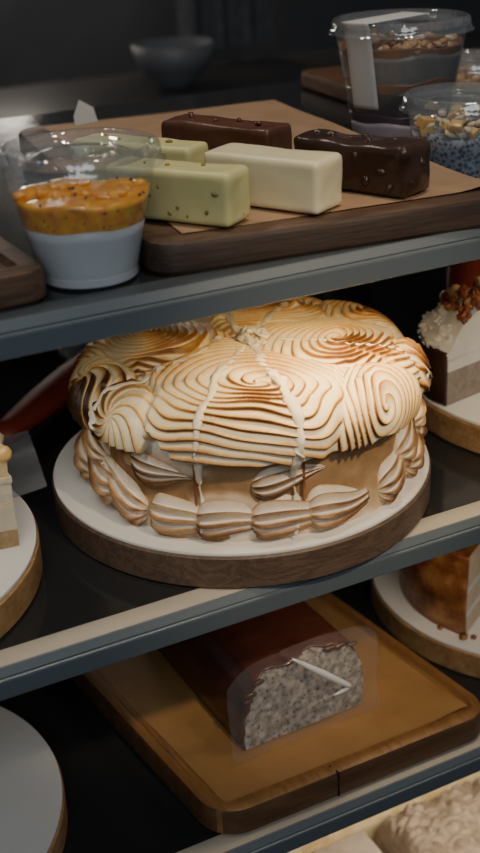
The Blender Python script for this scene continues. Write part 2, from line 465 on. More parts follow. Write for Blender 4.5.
def ridge(P):
    """P (n,2) unrolled plan -> displacement, burn"""
    D = P[:, None, :] - RC[None]
    rho = np.linalg.norm(D, axis=2)
    ang = np.arctan2(D[..., 1], D[..., 0])
    d = rho/RR[None]
    d = d*(1 + .12*np.sin(2*ang + np.arange(len(RR))*1.7) + .06*np.sin(3*ang + np.arange(len(RR))*2.9))
    o = np.argsort(d, axis=1)[:, :2]; n = np.arange(len(P))
    k = o[:, 0]; d1 = d[n, k]; d2 = d[n, o[:, 1]]
    pit = np.array([r[3] for r in ROS])[k]; hand = np.array([r[4] for r in ROS])[k]; ph = np.array([r[5] for r in ROS])[k]
    an = ang[n, k]; rh = rho[n, k]
    warp = .50*nW1(P) + .34*nW2(P)
    squash = 1 + .22*np.sin(2*an + k*1.3)
    m = np.array([3, 4, 2, 4, 3, 0, 0, 0, 5, 3, 4])[k]
    phi = rh*squash/pit + hand*m*(an + 1.6*np.exp(-rh/.012))/(2*PI) + ph + warp
    fan = np.array([0]*5 + [11, 11, 12] + [0]*3)[k]
    phi = np.where(fan > 0, hand*fan*(an + 1.2*rh/.03)/(2*PI) + ph + .25*warp, phi)
    t = phi - np.floor(phi)
    band = np.floor(phi)
    h = np.where(t < .74, (t/.74)**1.25, 1 - sstep(.74, 1.0, t))
    core = sstep(.05, .2, d1)
    edge = sstep(0, .22, d2 - d1)
    var = np.clip(.80 + .40*nB2(P), .30, 1.3)
    disp = .0036*h*var*(.40 + .60*core)*(.35+.65*edge) + .0050*np.sqrt(np.clip(1.25 - d1**2*.8, 0.02, None)) - .0022*(1-edge)
    # golden flush up each ridge, thin dark line along its crest
    gold = .46*sstep(.18, .80, t)*(1 - sstep(.86, .97, t))
    line = sstep(.60, .84, t)**2*(1 - sstep(.88, .97, t))
    inten = np.clip(.62 + .42*nB(P) + .20*nB2(P), .12, 1.15)
    burn = 1.05*gold*np.clip(.85+.3*nB2(P), .4, 1.2) + .52*line*inten
    burn = burn*(.75 + .25*core)
    return disp, burn, edge
def s_end(th):
    ss = np.linspace(.10, .158, 40)
    P = np.stack([np.cos(th)[:, None]*ss, np.sin(th)[:, None]*ss], -1)
    d = (np.linalg.norm(P[:, :, None, :] - RC, axis=3)/RR).min(2)
    e = np.where(d < 1.02, ss[None], 0).max(1)
    return np.clip(e, .124, .138)
def top_point(th, s, lift=0.0):
    P = np.stack([np.cos(th)*s, np.sin(th)*s], -1)
    disp, burn, edge = ridge(P)
    e = 1e-4
    r, z = base_prof(s); ra, za = base_prof(s+e)
    tr, tz = (ra-r), (za-z); L = np.hypot(tr, tz); nr, nzv = -tz/L, tr/L
    q = disp + lift
    return np.stack([(r + nr*q)*np.cos(th), (r + nr*q)*np.sin(th), z + nzv*q], -1), burn, P
def build_top():
    nth, ns = 1300, 330
    th = np.linspace(0, 2*PI, nth, endpoint=False)
    se = s_end(th)
    k = np.array([.05, .1, .2, .1, .05]); 
    for _ in range(6):
        se = (np.roll(se, 1) + 2*se + np.roll(se, -1))/4
    u = np.linspace(0, 1, ns)**.85
    S = u[None, :]*se[:, None]; T = np.repeat(th[:, None], ns, 1)
    V, B, P = top_point(T.ravel(), S.ravel())
    # heavier torching towards the back left, paler in the middle of the front
    w = .92 + .16*sstep(-.02, .08, P[:, 1]*.8 - P[:, 0]*.55) - .12*np.exp(-(((P[:, 0]-.005)/.05)**2 + ((P[:, 1]+.05)/.05)**2))
    lip = S.ravel()
    w = w + .30*sstep(.112, .14, lip)
    B = np.clip(B*w + .02, 0, 1)
    V = V.reshape(nth, ns, 3); B = B.reshape(nth, ns)
    # curl the lower edge in under itself to the wall
    ex = []
    last = V[:, -1]; rr = np.hypot(last[:, 0], last[:, 1])
    for m_, dz in ((.6, -.0025), (.25, -.002), (0.0, .000), ):
        r_ = (RW-.004) + (rr-(RW-.004))*m_
        ex.append(np.stack([np.cos(th)*r_, np.sin(th)*r_, last[:, 2]+dz], -1))
    V = np.concatenate([V] + [e[:, None] for e in ex], 1)
    B = np.concatenate([B] + [B[:, -1:]*.5]*3, 1)
    n2 = ns+3
    # a few pulled-up tips
    Vf = V.reshape(-1, 3)
    for (x, y, hh) in ((.060, .038, .009), (.0, .045, .006), (-.085, .062, .005), (.115, -.045, .004)):
        dd = np.hypot(Vf[:, 0]-x, Vf[:, 1]-y)
        Vf[:, 2] += hh*np.exp(-(dd/.0035)**1.3)
    me = bpy.data.meshes.new('meringue_top')
    idx = np.arange(nth*n2).reshape(nth, n2); nx = np.roll(idx, -1, 0)
    F = np.stack([idx[:, :-1], nx[:, :-1], nx[:, 1:], idx[:, 1:]], -1).reshape(-1, 4)
    me.vertices.add(len(Vf)); me.vertices.foreach_set('co', Vf.astype(np.float32).ravel())
    me.loops.add(F.size); me.loops.foreach_set('vertex_index', F.astype(np.int32).ravel())
    me.polygons.add(len(F)); me.polygons.foreach_set('loop_start', np.arange(0, F.size, 4, dtype=np.int32))
    me.update(calc_edges=True)
    me.polygons.foreach_set('use_smooth', np.ones(len(F), bool))
    a = me.attributes.new('burn', 'FLOAT', 'POINT'); a.data.foreach_set('value', B.ravel().astype(np.float32))
    me.materials.append(M['meringue'])
    o = bpy.data.objects.new('meringue_top', me); C.objects.link(o); o.parent = cake
    return o
build_top()

def build_wall():
    nth, nz = 420, 60
    th = np.linspace(0, 2*PI, nth, endpoint=False); zz = np.linspace(0, .079, nz)
    T, Z = np.meshgrid(th, zz, indexing='ij')
    P = np.stack([np.cos(T)*RW, np.sin(T)*RW, Z], -1).reshape(-1, 3)
    n1, n2, n3 = Noise(40, 8, 11), Noise(130, 10, 12), Noise(420, 10, 13)
    # scraped coat: horizontal drag marks, patches of thicker pale meringue
    Q = P*np.array([1, 1, 2.2])
    patch = sstep(.15, .7, n1(Q) + .45*n2(Q))
    r = RW + .0022*patch + .0004*n2(P) + .00035*n3(P)
    zrel = P[:, 2]
    low = 1 - sstep(.006, .030, zrel); hi = sstep(.050, .066, zrel)
    r = r + .003*low + .001*hi
    burn = np.clip(.70 + .13*n2(P*np.array([.6, .6, 1.6])) - .46*patch - .40*low - .30*hi + .04*n3(P), 0, 1)
    V = np.stack([np.cos(T).ravel()*r, np.sin(T).ravel()*r, Z.ravel()], -1)
    o = mesh_obj('cake_side', V, grid_faces(nth, nz, True), M['meringue_wall'], cake, True, burn)
build_wall()

def shell(th0, z0, ln, wd, tilt, hd=1, seed=0, r0=RW+.001, nrid=6, bulge=.95, burnk=.70, tail=.45):
    """piped shell on the wall: fat fluted head at th0, flutes running back to a narrower tail; hd=+1 tail runs counter-clockwise"""
    nu, nv = 70, 97
    u = np.linspace(0, 1, nu)**1.3; v = np.linspace(0, 1, nv)
    U_, V_ = np.meshgrid(u, v, indexing='ij')
    nz_ = Noise(3.0, 6, seed+50, 2)
    hl = .24
    w = np.where(U_ < hl, np.sqrt(np.clip(1-((hl-U_)/hl)**2, 0, 1))**.9, 1 - (1-tail)*sstep(hl, 1.05, U_))
    w = np.clip(w, .03, 1)*(1 - .55*sstep(.93, 1, U_))
    a = (V_-.5)*PI*1.08
    nn = nz_(np.stack([U_*1.3, V_*.9], -1).reshape(-1, 2)).reshape(U_.shape)
    ph = V_*nrid + .10*nn + .12*seed
    t = ph - np.floor(ph)
    h = np.where(t < .70, (t/.70)**1.2, 1 - sstep(.70, 1, t))
    rad = 1 + .40*(h-.6)*sstep(0, .12, U_)
    cross = np.sin(a)*w*wd/2*rad
    out = np.cos(a)*w*wd/2*bulge*rad
    along = (U_-.2)*ln
    zz = z0 + cross + tilt*along + .0015*np.sin(U_*5+seed)
    th = th0 + hd*along/r0
    r = r0 + out - .0015
    X = np.stack([np.cos(th)*r, np.sin(th)*r, np.maximum(zz, .0006)], -1).reshape(-1, 3)
    gold = .42*sstep(.10, .72, t)*(1 - sstep(.82, .95, t))
    line = sstep(.50, .74, t)**2*(1 - sstep(.80, .92, t))
    inten = np.clip(.80 + .35*nn, .25, 1.2)
    burn = (1.15*gold + .62*line*inten)*sstep(-.05, .10, U_) + .34*(1-sstep(.02, .16, U_))
    burn = np.clip(burn*burnk*(.60 + .40*np.cos(a)), 0, 1)
    return mesh_obj('piped_shell', X, grid_faces(nu, nv), M['meringue_side'], cake, True, burn.ravel())
D_ = math.radians
# border round the foot (angles as seen from above, counter-clockwise), heads and tails as in the photograph
base = [(168, .018, .040, .032, .5, -1), (-178, .040, .032, .026, .9, -1), (-171, .021, .046, .032, .35, -1), (-158, .015, .044, .030, .45, -1),
        (-147, .0145, .050, .030, -.10, 1), (-131, .0145, .048, .029, .00, 1), (-113, .0145, .054, .029, .02, 1),
        (-95, .0145, .050, .028, .04, 1), (-67, .014, .034, .028, .50, 1), (-55, .030, .030, .026, .55, 1), (-46, .016, .034, .028, .40, 1), (-40, .042, .032, .026, .30, 1)]
for i, (a, z0, ln, wd, ti, hd) in enumerate(base):
    shell(D_(a), z0, ln, wd, ti, hd, i)
for i, a in enumerate(range(-28, 160, 21)):
    shell(D_(a), .015, .050, .030, .05, 1, 20+i)
# loose shells half way up the wall
shell(D_(-155), .046, .050, .026, -.14, 1, 41, burnk=.95, tail=.12, bulge=.6)
shell(D_(-112), .040, .052, .021, .10, 1, 42, burnk=.95, tail=.12, nrid=5, bulge=.7)
shell(D_(-57), .052, .026, .012, -.25, 1, 44, burnk=.8, bulge=.5)

def strand(deg, wid, s0, lo, seed, apex=(-.006, -.014), wig=.002):
    """thin pale strand of meringue dragged along a cut, from the middle over the rim and down the wall"""
    n = 90
    rs = random.Random(seed)
    th = D_(deg); dx, dy = math.cos(th), math.sin(th)
    L = np.linspace(s0, .150, n)
    X = apex[0] + dx*L; Y = apex[1] + dy*L
    wv = wig*np.sin(L*70 + seed) + wig*.6*np.sin(L*160+seed*2)
    X = X - dy*wv; Y = Y + dx*wv
    S = np.hypot(X, Y); T = np.arctan2(Y, X)
    keep = S < s_end(T) - .004
    S, T = S[keep], T[keep]
    Pt, _, _ = top_point(T, S, .0004)
    # smooth height so that it bridges the grooves
    for _ in range(3):
        Pt[1:-1] = (Pt[:-2] + 2*Pt[1:-1] + Pt[2:])/4
    pts = list(Pt)
    if lo is not None:
        t1 = T[-1]; r1 = math.hypot(Pt[-1][0], Pt[-1][1]); z1 = Pt[-1][2]
        for q in np.linspace(.05, 1, 26):
            z = z1 + (lo - z1)*q
            r = max(RW + .0026, r1 - (r1-RW-.0026)*min(q*2.6, 1)) + (.009*max(0, 1-z/.03) if z < .03 else 0)
            pts.append(np.array([math.cos(t1 + .012*math.sin(q*9+seed))*r, math.sin(t1 + .012*math.sin(q*9+seed))*r, z]))
    pts = np.array(pts); m = len(pts)
    w = np.full(m, wid/2)*(1 + .30*np.sin(np.arange(m)*.35+seed) + .15*np.sin(np.arange(m)*.9))
    if lo is not None:
        w[-26:] *= np.linspace(.9, .45, 26)
    w[:4] *= np.linspace(.3, 1, 4); w[-3:] *= np.linspace(1, .4, 3)
    v, fc = tube(pts, w, 10, .42)
    return mesh_obj('meringue_strand', v, fc, M['strand'], cake)
strand(-136, .0048, .012, .004, 1)
strand(-101, .0074, .008, .004, 2)
strand(-177, .0052, .030, .046, 3)
strand(76, .0052, .010, None, 4)
strand(45, .0056, .012, None, 5)
strand(-30, .0030, .020, None, 6)
# seams of the cuts in the wall
for deg in (-136, -101):
    r_ = RW + .0026
    v, fc = tube([(math.cos(D_(deg+.9))*r_, math.sin(D_(deg+.9))*r_, z) for z in np.linspace(.004, .064, 12)], .0011, 6)
    mesh_obj('cut_seam', v, fc, M['crust'], cake)
# knot of ragged meringue where the cuts meet
rt_s = random.Random(21)
for i in range(13):
    a = rt_s.uniform(0, 2*PI); q = rt_s.uniform(.002, .026); s = rt_s.uniform(.0028, .0052)
    x, y = -.008 + q*math.cos(a)*1.2, -.004 + q*math.sin(a)*.8
    o = bm_obj('meringue_tuft', lump(s*1.5, s*.7, s*.7, 60+i, 1.0, 3), M['strand'], cake)
    pt, _, _ = top_point(np.array([math.atan2(y, x)]), np.array([math.hypot(x, y)]))
    o.location = (x, y, pt[0][2] + s*.2); o.rotation_euler = (rt_s.uniform(-.4, .4), rt_s.uniform(-.5, .5), a)

# ------------------------------------------------------------------ trays on the upper shelf
def tray(name, label, w, d, h, r, m, loc, rz=0, shear=0, recess=None, side=None, group='rectangular wooden serving boards'):
    t = thing(name, label, 'board', loc, rz, group)
    rings = [(.003, 0), (0, .003), (0, h-.004), (.0012, h-.0012), (.004, h)]
    if recess:
        rim, dep = recess
        rings += [(rim, h), (rim+.0025, h-dep), (rim+.03, h-dep)]
    else:
        rings += [(.02, h)]
    v, fc = ring_loft(w, d, r, rings, shear)
    o = mesh_obj('board', v, fc, m, t); shade_by_angle(o, 40)
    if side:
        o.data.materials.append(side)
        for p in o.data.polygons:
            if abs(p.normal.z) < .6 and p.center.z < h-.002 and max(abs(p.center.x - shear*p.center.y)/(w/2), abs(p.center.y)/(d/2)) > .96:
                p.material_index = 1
    return t
def sheet(name, w, d, z, m, parent, seed, amp=.0006, corner=None, shear=0, n=40, off=(0, 0)):
    nz_ = Noise(35, 8, seed, 2)
    v = []
    for i in range(n):
        for j in range(n):
            x = (i/(n-1)-.5)*w; y = (j/(n-1)-.5)*d
            v.append((x, y))
    P = np.array(v); zz = z + amp*(1+nz_(P))*.8
    if corner is not None:
        for (cx, cy, rad, hh) in corner:
            zz = zz + hh*np.clip(1-np.hypot(P[:, 0]-cx, P[:, 1]-cy)/rad, 0, 1)**1.5
    V = np.stack([P[:, 0]+off[0]+shear*P[:, 1], P[:, 1]+off[1], zz], -1)
    o = mesh_obj(name, V, grid_faces(n, n), m, parent)
    return o
TH = .020
tr1 = tray('serving_board', 'walnut serving board on the upper shelf under the chocolate bars', .238, .40, TH, .018, M['walnut_tray'], (.0385, .078, ZT), D_(-6), side=M['walnut_side_shade'])
pp = sheet('parchment_sheet', .212, .372, 0, M['parchment'], None, 2, .0006, [(.106, -.186, .03, .004)])
pp.location = (.0480, .078, ZT+TH+.0004); pp.rotation_euler = (0, 0, D_(-6))
tag(pp, 'brown parchment sheet under the row of dessert bars on the upper shelf', 'parchment')
tray('serving_board', 'walnut board with raised rim at the left edge of the upper shelf', .20, .24, TH, .016, M['walnut_tray'], (-.267, .004, ZT), D_(3), 0, (.014, .004))
tray('serving_board', 'reddish brown board at the back of the upper shelf, behind the tall layered cup', .22, .20, .018, .014, M['dark_oak'], (.385, .30, ZT), D_(-6))
# paper tag behind the passion fruit cup
o = mesh_obj('paper_tag', [(-.011, 0, 0), (.011, .004, 0), (.009, .007, .012), (-.004, .004, .020), (-.011, .001, .008)], [(0, 1, 2, 3, 4)], M['white_paper'], None, False)
o.location = (-.004, .258, ZT+TH+.0012); o.modifiers.new('t', 'SOLIDIFY').thickness = .0004
tag(o, 'small white folded paper tag on the far left corner of the walnut board', 'paper')

# ------------------------------------------------------------------ dessert bars
def bar(name, label, m, fc, ang, L, W, H, seed, lumpy=.0006, group='coated dessert bars'):
    """fc = world point of the near right lower corner of the long visible face; ang = heading of the long side away from it"""
    dx, dy = math.cos(ang), math.sin(ang); nx, ny = math.sin(ang), -math.cos(ang)
    cx = fc[0] + dx*L/2 + nx*W/2; cy = fc[1] + dy*L/2 + ny*W/2
    t = thing(name, label, 'dessert bar', (cx, cy, ZT+TH+.0018), ang, group)
    bm = box_bm(-L/2, L/2, -W/2, W/2, 0, H, .0045, 4)
    bmesh.ops.subdivide_edges(bm, edges=[e for e in bm.edges if e.calc_length() > .012], cuts=14, use_grid_fill=True)
    bm.normal_update()
    P = np.array([v.co[:] for v in bm.verts]); nz_ = Noise(90, 8, seed); nz2 = Noise(300, 8, seed+1)
    dd = lumpy*(nz_(P) + .5*nz2(P))
    for v, q in zip(bm.verts, dd):
        v.co += v.normal*float(q) if v.co.z > .002 else Vector((0, 0, 0))
        k = max(0, 1 - v.co.z/.005)
        v.co.x *= 1 + .012*k; v.co.y *= 1 + .03*k
    bm_obj('coating', bm, m, t)
    return t
def bits(t, name, m, L, W, H, lst):
    """lst: (face, u, v, size) small nut pieces stuck in the coating; face 'f' long visible side, 'e' near end, 't' top"""
    for i, (fa, u, v, s) in enumerate(lst):
        o = bm_obj(name, lump(s, s*.7, s*.6, 300+i, .5, 1), m, t)
        o.location = {'f': (L*(u-.5), W/2, H*v), 'b': (L*(u-.5), -W/2, H*v), 'e': (-L/2, W*(u-.5), H*v), 't': (L*(u-.5), W*(v-.5), H)}[fa]
        o.rotation_euler = (i*.9, i*1.7, i*2.3)
# heading angles: direction from the near right corner back along the visible long side
A1 = math.atan2(-.0465+.1005, -.0827+.0461)
b = bar('dessert_bar', 'pistachio cream coloured bar with nut bits, nearest the passion fruit cup in the front row', M['pist_choc'], (-.0515, -.1070), A1, .086, .027, .0312, 1)
LW = (.086, .027, .0312)
bits(b, 'nut_piece', M['pistachio'], *LW, [('f', .10, .62, .0028), ('f', .17, .28, .002), ('f', .40, .30, .0018), ('f', .55, .66, .0016), ('f', .47, .18, .0016), ('f', .33, .16, .0012), ('f', .62, .5, .0014), ('t', .55, .6, .002), ('t', .3, .35, .0022), ('t', .75, .5, .0015), ('e', .4, .16, .0016)])
b = bar('dessert_bar', 'smooth ivory white chocolate bar in the middle of the board', M['white_choc'], (.0040, -.1135), math.atan2(.0483, -.0260), .084, .031, .0315, 5, .0004)
b = bar('dessert_bar', 'dark chocolate bar with lumpy nut coating at the right front of the board', M['dark_choc'], (.0660, -.1125), math.atan2(.050, -.0220), .086, .032, .0305, 9, .0015)
bits(b, 'nut_piece', M['dark_choc'], .086, .032, .0305, [('f', .2, .5, .0042), ('f', .33, .30, .0046), ('f', .55, .6, .0044), ('f', .7, .35, .0042), ('f', .85, .65, .004), ('f', .43, .78, .0036), ('f', .12, .22, .0036), ('f', .62, .2, .0034), ('e', .45, .6, .0052), ('e', .75, .3, .0036), ('t', .2, .5, .0042), ('t', .5, .3, .004), ('t', .7, .7, .0052), ('t', .9, .4, .0042), ('t', .36, .75, .0036)])
b = bar('dessert_bar', 'pistachio cream coloured bar in the back row, behind the front pistachio bar', M['pist_choc'], (-.0385, -.0265), A1, .092, .027, .0312, 13)
bits(b, 'nut_piece', M['pistachio'], .092, .027, .0312, [('t', .25, .5, .003), ('t', .45, .3, .0025), ('t', .65, .6, .0022), ('t', .8, .4, .002), ('f', .2, .5, .002), ('f', .1, .25, .0014)])
b = bar('dessert_bar', 'reddish brown milk chocolate bar in the back row, behind the ivory bar', M['milk_choc'], (.0235, -.017), math.atan2(.085, -.045), .092, .030, .0335, 17, .0009)
bits(b, 'nut_piece', M['milk_choc'], .092, .030, .0335, [('t', .2, .5, .003), ('t', .4, .35, .0035), ('t', .55, .6, .003), ('t', .8, .5, .004), ('f', .3, .5, .003), ('e', .5, .5, .003)])

# ------------------------------------------------------------------ dessert cups
def cup_parts(t, rb, rt_, h, dome=True):
    wl = [(0, .0012), (rb-.004, .0012), (rb-.002, .0), (rb, .0015), (rb+.0006, .005), (rb-.0008, .0062)]
    for q in np.linspace(.02, 1, 10):
        wl.append((rb + (rt_-rb-.003)*q, .006 + (h-.010)*q))
    wl += [(rt_-.0015, h-.003), (rt_-.0005, h-.0015)]
    o = bm_obj('cup', lathe(wl, 96), M['plastic'], t)
    lid = [(0, h-.0035), (rt_*.34, h-.0035), (rt_*.36, h-.002), (rt_*.60, h-.002), (rt_*.63, h-.0040), (rt_-.0075, h-.0040), (rt_-.006, h+.0028), (rt_-.003, h+.0034), (rt_-.001, h+.0020), (rt_, h-.003), (rt_+.0006, h-.0065), (rt_+.0022, h-.0070), (rt_+.0022, h-.0076)]
    bm_obj('lid', lathe(lid, 96), M['plastic_lid'], t)
def rad_at(rb, rt_, h, z):
    q = max(0, (z-.006)/(h-.010)); return rb + (rt_-rb-.003)*q - .0008
def layer(t, name, m, rb, rt_, h, z0, z1, seed, wob=.0015, wob0=None, cap=0.0):
    n1 = Noise(90, 7, seed, 2); seg, nr = 96, 14
    wob0 = wob if wob0 is None else wob0
    v = []; fcs = []
    rings = []
    def edge(a, z, amp, sd):
        return z + amp*math.sin(3*a+sd) + amp*.6*math.sin(7*a+sd*2)
    cols = []
    for q in range(6):
        ring = []
        for i in range(seg):
            a = 2*PI*i/seg
            zz = edge(a, z0, wob0, seed-1)*(1-q/5) + edge(a, z1, wob, seed)*(q/5)
            r = rad_at(rb, rt_, h, zz); ring.append((r*math.cos(a), r*math.sin(a), zz))
        cols.append(ring)
    for q in range(1, nr+1):
        ring = []
        for i in range(seg):
            a = 2*PI*i/seg; k = 1 - q/nr
            ze = edge(a, z1, wob, seed); r = rad_at(rb, rt_, h, ze)*k
            zz = ze*k + (z1+cap)*(1-k) + wob*.8*float(n1(np.array([[r*math.cos(a), r*math.sin(a)]]))[0])*(1-k**4)
            ring.append((r*math.cos(a), r*math.sin(a), zz))
        cols.append(ring)
    for ring in cols: v += ring
    for q in range(len(cols)-1):
        for i in range(seg):
            j = (i+1) % seg
            fcs.append((q*seg+i, q*seg+j, (q+1)*seg+j, (q+1)*seg+i))
    o = mesh_obj(name, v, fcs, m, t)
    return o
# passion fruit cup, front left
rb, rt_, h = .0285, .0465, .0735
pc = thing('dessert_cup', 'clear lidded cup of white yogurt topped with orange passion fruit, front left', 'dessert cup', (-.129, -.079, ZT), 0, 'clear plastic dessert cups')
cup_parts(pc, rb, rt_, h)
layer(pc, 'yogurt', M['yogurt'], rb, rt_, h, .0018, .0345, 1, .0006, 0)
topp = layer(pc, 'passion_fruit', M['passion'], rb, rt_, h, .0345, .0495, 2, .0012, .0006)
topp['label'] = 'orange passion fruit pulp with dark seeds'
rs = random.Random(3)
for i in range(26):
    if i < 12:
        a = D_(-110) + rs.uniform(-1.2, 1.2); z = rs.uniform(.037, .047); r = rad_at(rb, rt_, h, z) - .0006
    else:
        a = rs.uniform(0, 2*PI); r = rt_*.8*math.sqrt(rs.random()); z = .0503
    o = bm_obj('seed', lump(.0013, .0009, .0008, i, .2, 1), M['seed'], topp); o.location = (r*math.cos(a), r*math.sin(a), z); o.rotation_euler = (0, rs.random(), rs.random()*6)
for i in range(22):   # glossy pulp sacs
    a = rs.uniform(0, 2*PI); r = rt_*.78*math.sqrt(rs.random()); s = rs.uniform(.0022, .004)
    o = bm_obj('pulp_sac', lump(s*1.3, s, s*.7, 40+i, .2, 2), M['passion'], topp); o.location = (r*math.cos(a), r*math.sin(a), .0495); o.rotation_euler = (0, 0, rs.random()*6)
# tall layered cup, back right
rb, rt_, h = .039, .0560, .0955
tc = thing('dessert_cup', 'tall clear lidded cup of dark layers and nuts with a white label strip', 'dessert cup', (.2205, .122, ZT), 0, 'clear plastic dessert cups')
cup_parts(tc, rb, rt_, h)
layer(tc, 'pink_cream', M['pink'], rb, rt_, h, .0018, .020, 3, .001, 0)
layer(tc, 'berry_layer', M['purple'], rb, rt_, h, .020, .027, 4, .001, .001)
layer(tc, 'chocolate_layer', M['dark_layer'], rb, rt_, h, .027, .047, 5, .002, .001)
layer(tc, 'caramel_layer', M['caramel_layer'], rb, rt_, h, .047, .053, 6, .0018, .002)
layer(tc, 'cream_layer', M['grey_cream'], rb, rt_, h, .053, .073, 7, .0015, .0018)
nutl = layer(tc, 'granola_base', M['caramel_layer'], rb, rt_, h, .073, .079, 8, .0012, .0015)
for i in range(46):
    a = rs.uniform(0, 2*PI); r = (rt_-.009)*math.sqrt(rs.random()); s = rs.uniform(.003, .0055)
    if i < 20: a = D_(-116)+rs.uniform(-1.3, 1.3); r = rt_-.0105
    o = bm_obj('almond_piece', lump(s*1.5, s*.8, s*.6, 70+i, .35, 1), random.choice([M['nut'], M['almond'], M['nut']]), nutl); o.location = (r*math.cos(a), r*math.sin(a), rs.uniform(.079, .084)); o.rotation_euler = (rs.uniform(-.6, .6), rs.uniform(-.6, .6), rs.random()*6)
# white label strip: across the lid and down the near left of the wall
lab = []
a0 = D_(-163); hw = .0135
def lab_pt(side, s):
    # s: 0 far side of lid centre .. 1 lid rim .. 2 end on wall
    if s <= 1:
        rr = -.02 + (rt_+.003+.02)*s; z = h + .0040
    else:
        z = h + .003 - (s-1)*.066; rr = rad_at(rb, rt_, h, z) + .0030 - .001*min(1, (s-1)*3)
    x = rr*math.cos(a0) - side*hw*math.sin(a0); y = rr*math.sin(a0) + side*hw*math.cos(a0)
    if s > 1:
        k = rr/math.hypot(rr, side*hw); x *= k; y *= k
    return (x, y, z)
ns_ = 40; nsd = 7
v = [lab_pt(-1 + 2*j/(nsd-1), 2*i/(ns_-1)) for i in range(ns_) for j in range(nsd)]
o = mesh_obj('paper_label', v, grid_faces(ns_, nsd), M['white_paper'], tc)
o['label'] = 'white paper strip over the lid and down the cup'
o.modifiers.new('t', 'SOLIDIFY').thickness = .0003
# chia cup, right edge
rb, rt_, h = .0335, .0445, .057
cc = thing('dessert_cup', 'low clear lidded cup of grey chia pudding with mango and almond, at the right edge', 'dessert cup', (.187, -.010, ZT), 0, 'clear plastic dessert cups')
cup_parts(cc, rb, rt_, h)
layer(cc, 'chia_pudding', M['chia'], rb, rt_, h, .0018, .0345, 11, .0012, 0)
for i in range(44):
    a = rs.uniform(0, 2*PI); r = (rt_-.010)*math.sqrt(rs.random())
    if i < 22: a = D_(-128)+rs.uniform(-1.4, 1.4); r = rt_-.0105
    s = rs.uniform(.0035, .0055)
    if i % 3 == 0:
        bm = box_bm(-s, s, -s*.8, s*.8, -s*.7, s*.7, .001, 2); o = bm_obj('mango_cube', bm, M['mango'], cc)
    else:
        o = bm_obj('almond_flake', lump(s*1.3, s*.9, s*.45, 120+i, .4, 1), M['almond'], cc)
    o.location = (r*math.cos(a), r*math.sin(a), rs.uniform(.037, .045)); o.rotation_euler = (rs.uniform(-.7, .7), rs.uniform(-.7, .7), rs.random()*6)
# granola cup in the far right, only its nuts show
rb, rt_, h = .036, .047, .050
gc = thing('dessert_cup', 'clear cup of brown nut granola at the far right, mostly hidden behind the chia cup', 'dessert cup', (.325, .165, ZT), 0, 'clear plastic dessert cups')
cup_parts(gc, rb, rt_, h)
layer(gc, 'cream_layer', M['grey_cream'], rb, rt_, h, .0018, .022, 14, .001, 0)
g2 = layer(gc, 'granola', M['nut'], rb, rt_, h, .022, .034, 15, .002, .001)
for i in range(30):
    a = rs.uniform(0, 2*PI); r = (rt_-.010)*math.sqrt(rs.random()); s = rs.uniform(.003, .005)
    o = bm_obj('nut_piece', lump(s*1.4, s*.9, s*.8, 170+i, .4, 1), M['nut'], g2); o.location = (r*math.cos(a), r*math.sin(a), rs.uniform(.035, .040)); o.rotation_euler = (0, rs.random(), rs.random()*6)

# ------------------------------------------------------------------ lower shelf: tray and poppy seed loaf
TB = .025
t2 = tray('serving_board', 'orange oak serving board on the lower shelf under the poppy seed loaf', .246, .40, TB, .026, M['oak_tray'], (.010, .081, ZB), 0, -.118, (.008, .0035), M['oak_side_shade'])
sheet('parchment_sheet', .216, .369, 0, M['parchment_dark'], None, 4, .0005, [(.102, -.178, .03, .004)], -.118)
p2 = bpy.context.scene.collection.objects[-1]
p2.location = (.010, .081, ZB+TB-.0033)
tag(p2, 'tan parchment sheet under the poppy seed loaf', 'parchment')
# dark seam in the front rim of the board
xs = -.0235
v, fc = tube([(xs+.0235, -.1885, TB-.0030), (xs+.0240, -.1998, TB-.0006), (xs+.0240, -.2002, TB-.004), (xs+.0240, -.2002, .003)], .0011, 6)
mesh_obj('seam', v, fc, M['seam'], t2)['label'] = 'dark split across the front rim'

lf = thing('loaf_cake', 'grey poppy seed loaf with a dark glaze, wrapped in clear film', 'cake', (.0155, -.060, ZB+TB-.0015), D_(2))
prof = [(-.054, .0), (-.0545, .012), (-.052, .030), (-.046, .048), (-.040, .057), (-.030, .061), (-.010, .0635), (.012, .065), (.030, .0645), (.042, .061), (.050, .053), (.0545, .040), (.0555, .020), (.054, 0)]
def extrude_prof(prof, y0, y1, ny, seed, amp, closed=True, front_in=0.0):
    n = len(prof); nz_ = Noise(90, 8, seed)
    v = []
    for k in range(ny):
        y = y0 + (y1-y0)*k/(ny-1)
        v += [(x, y, z) for x, z in prof]
    V = np.array(v); cen = np.array([0, 0, .03]); dv = V-cen; dv[:, 1] = 0; dv /= np.linalg.norm(dv, axis=1)[:, None]
    V = V + dv*(amp*nz_(V))[:, None]; V[:, 2] = np.maximum(V[:, 2], 0)
    fcs = []
    for k in range(ny-1):
        for i in range(n):
            j = (i+1) % n
            fcs.append((k*n+i, k*n+j, (k+1)*n+j, (k+1)*n+i))
    fcs += [tuple(range(n))[::-1], tuple(range((ny-1)*n, ny*n))]
    return V, fcs
def dense(prof, k=6):
    P = []
    for i in range(len(prof)-1):
        for q in range(k): P.append(tuple(np.array(prof[i])*(1-q/k) + np.array(prof[i+1])*q/k))
    P.append(prof[-1]); return P
pd = dense(prof)
v, fc = extrude_prof([(x*.985, z*.985) for x, z in pd], 0, .20, 30, 31, .0006)
o = mesh_obj('sponge', v, fc, M['poppy'], lf); shade_by_angle(o, 50)
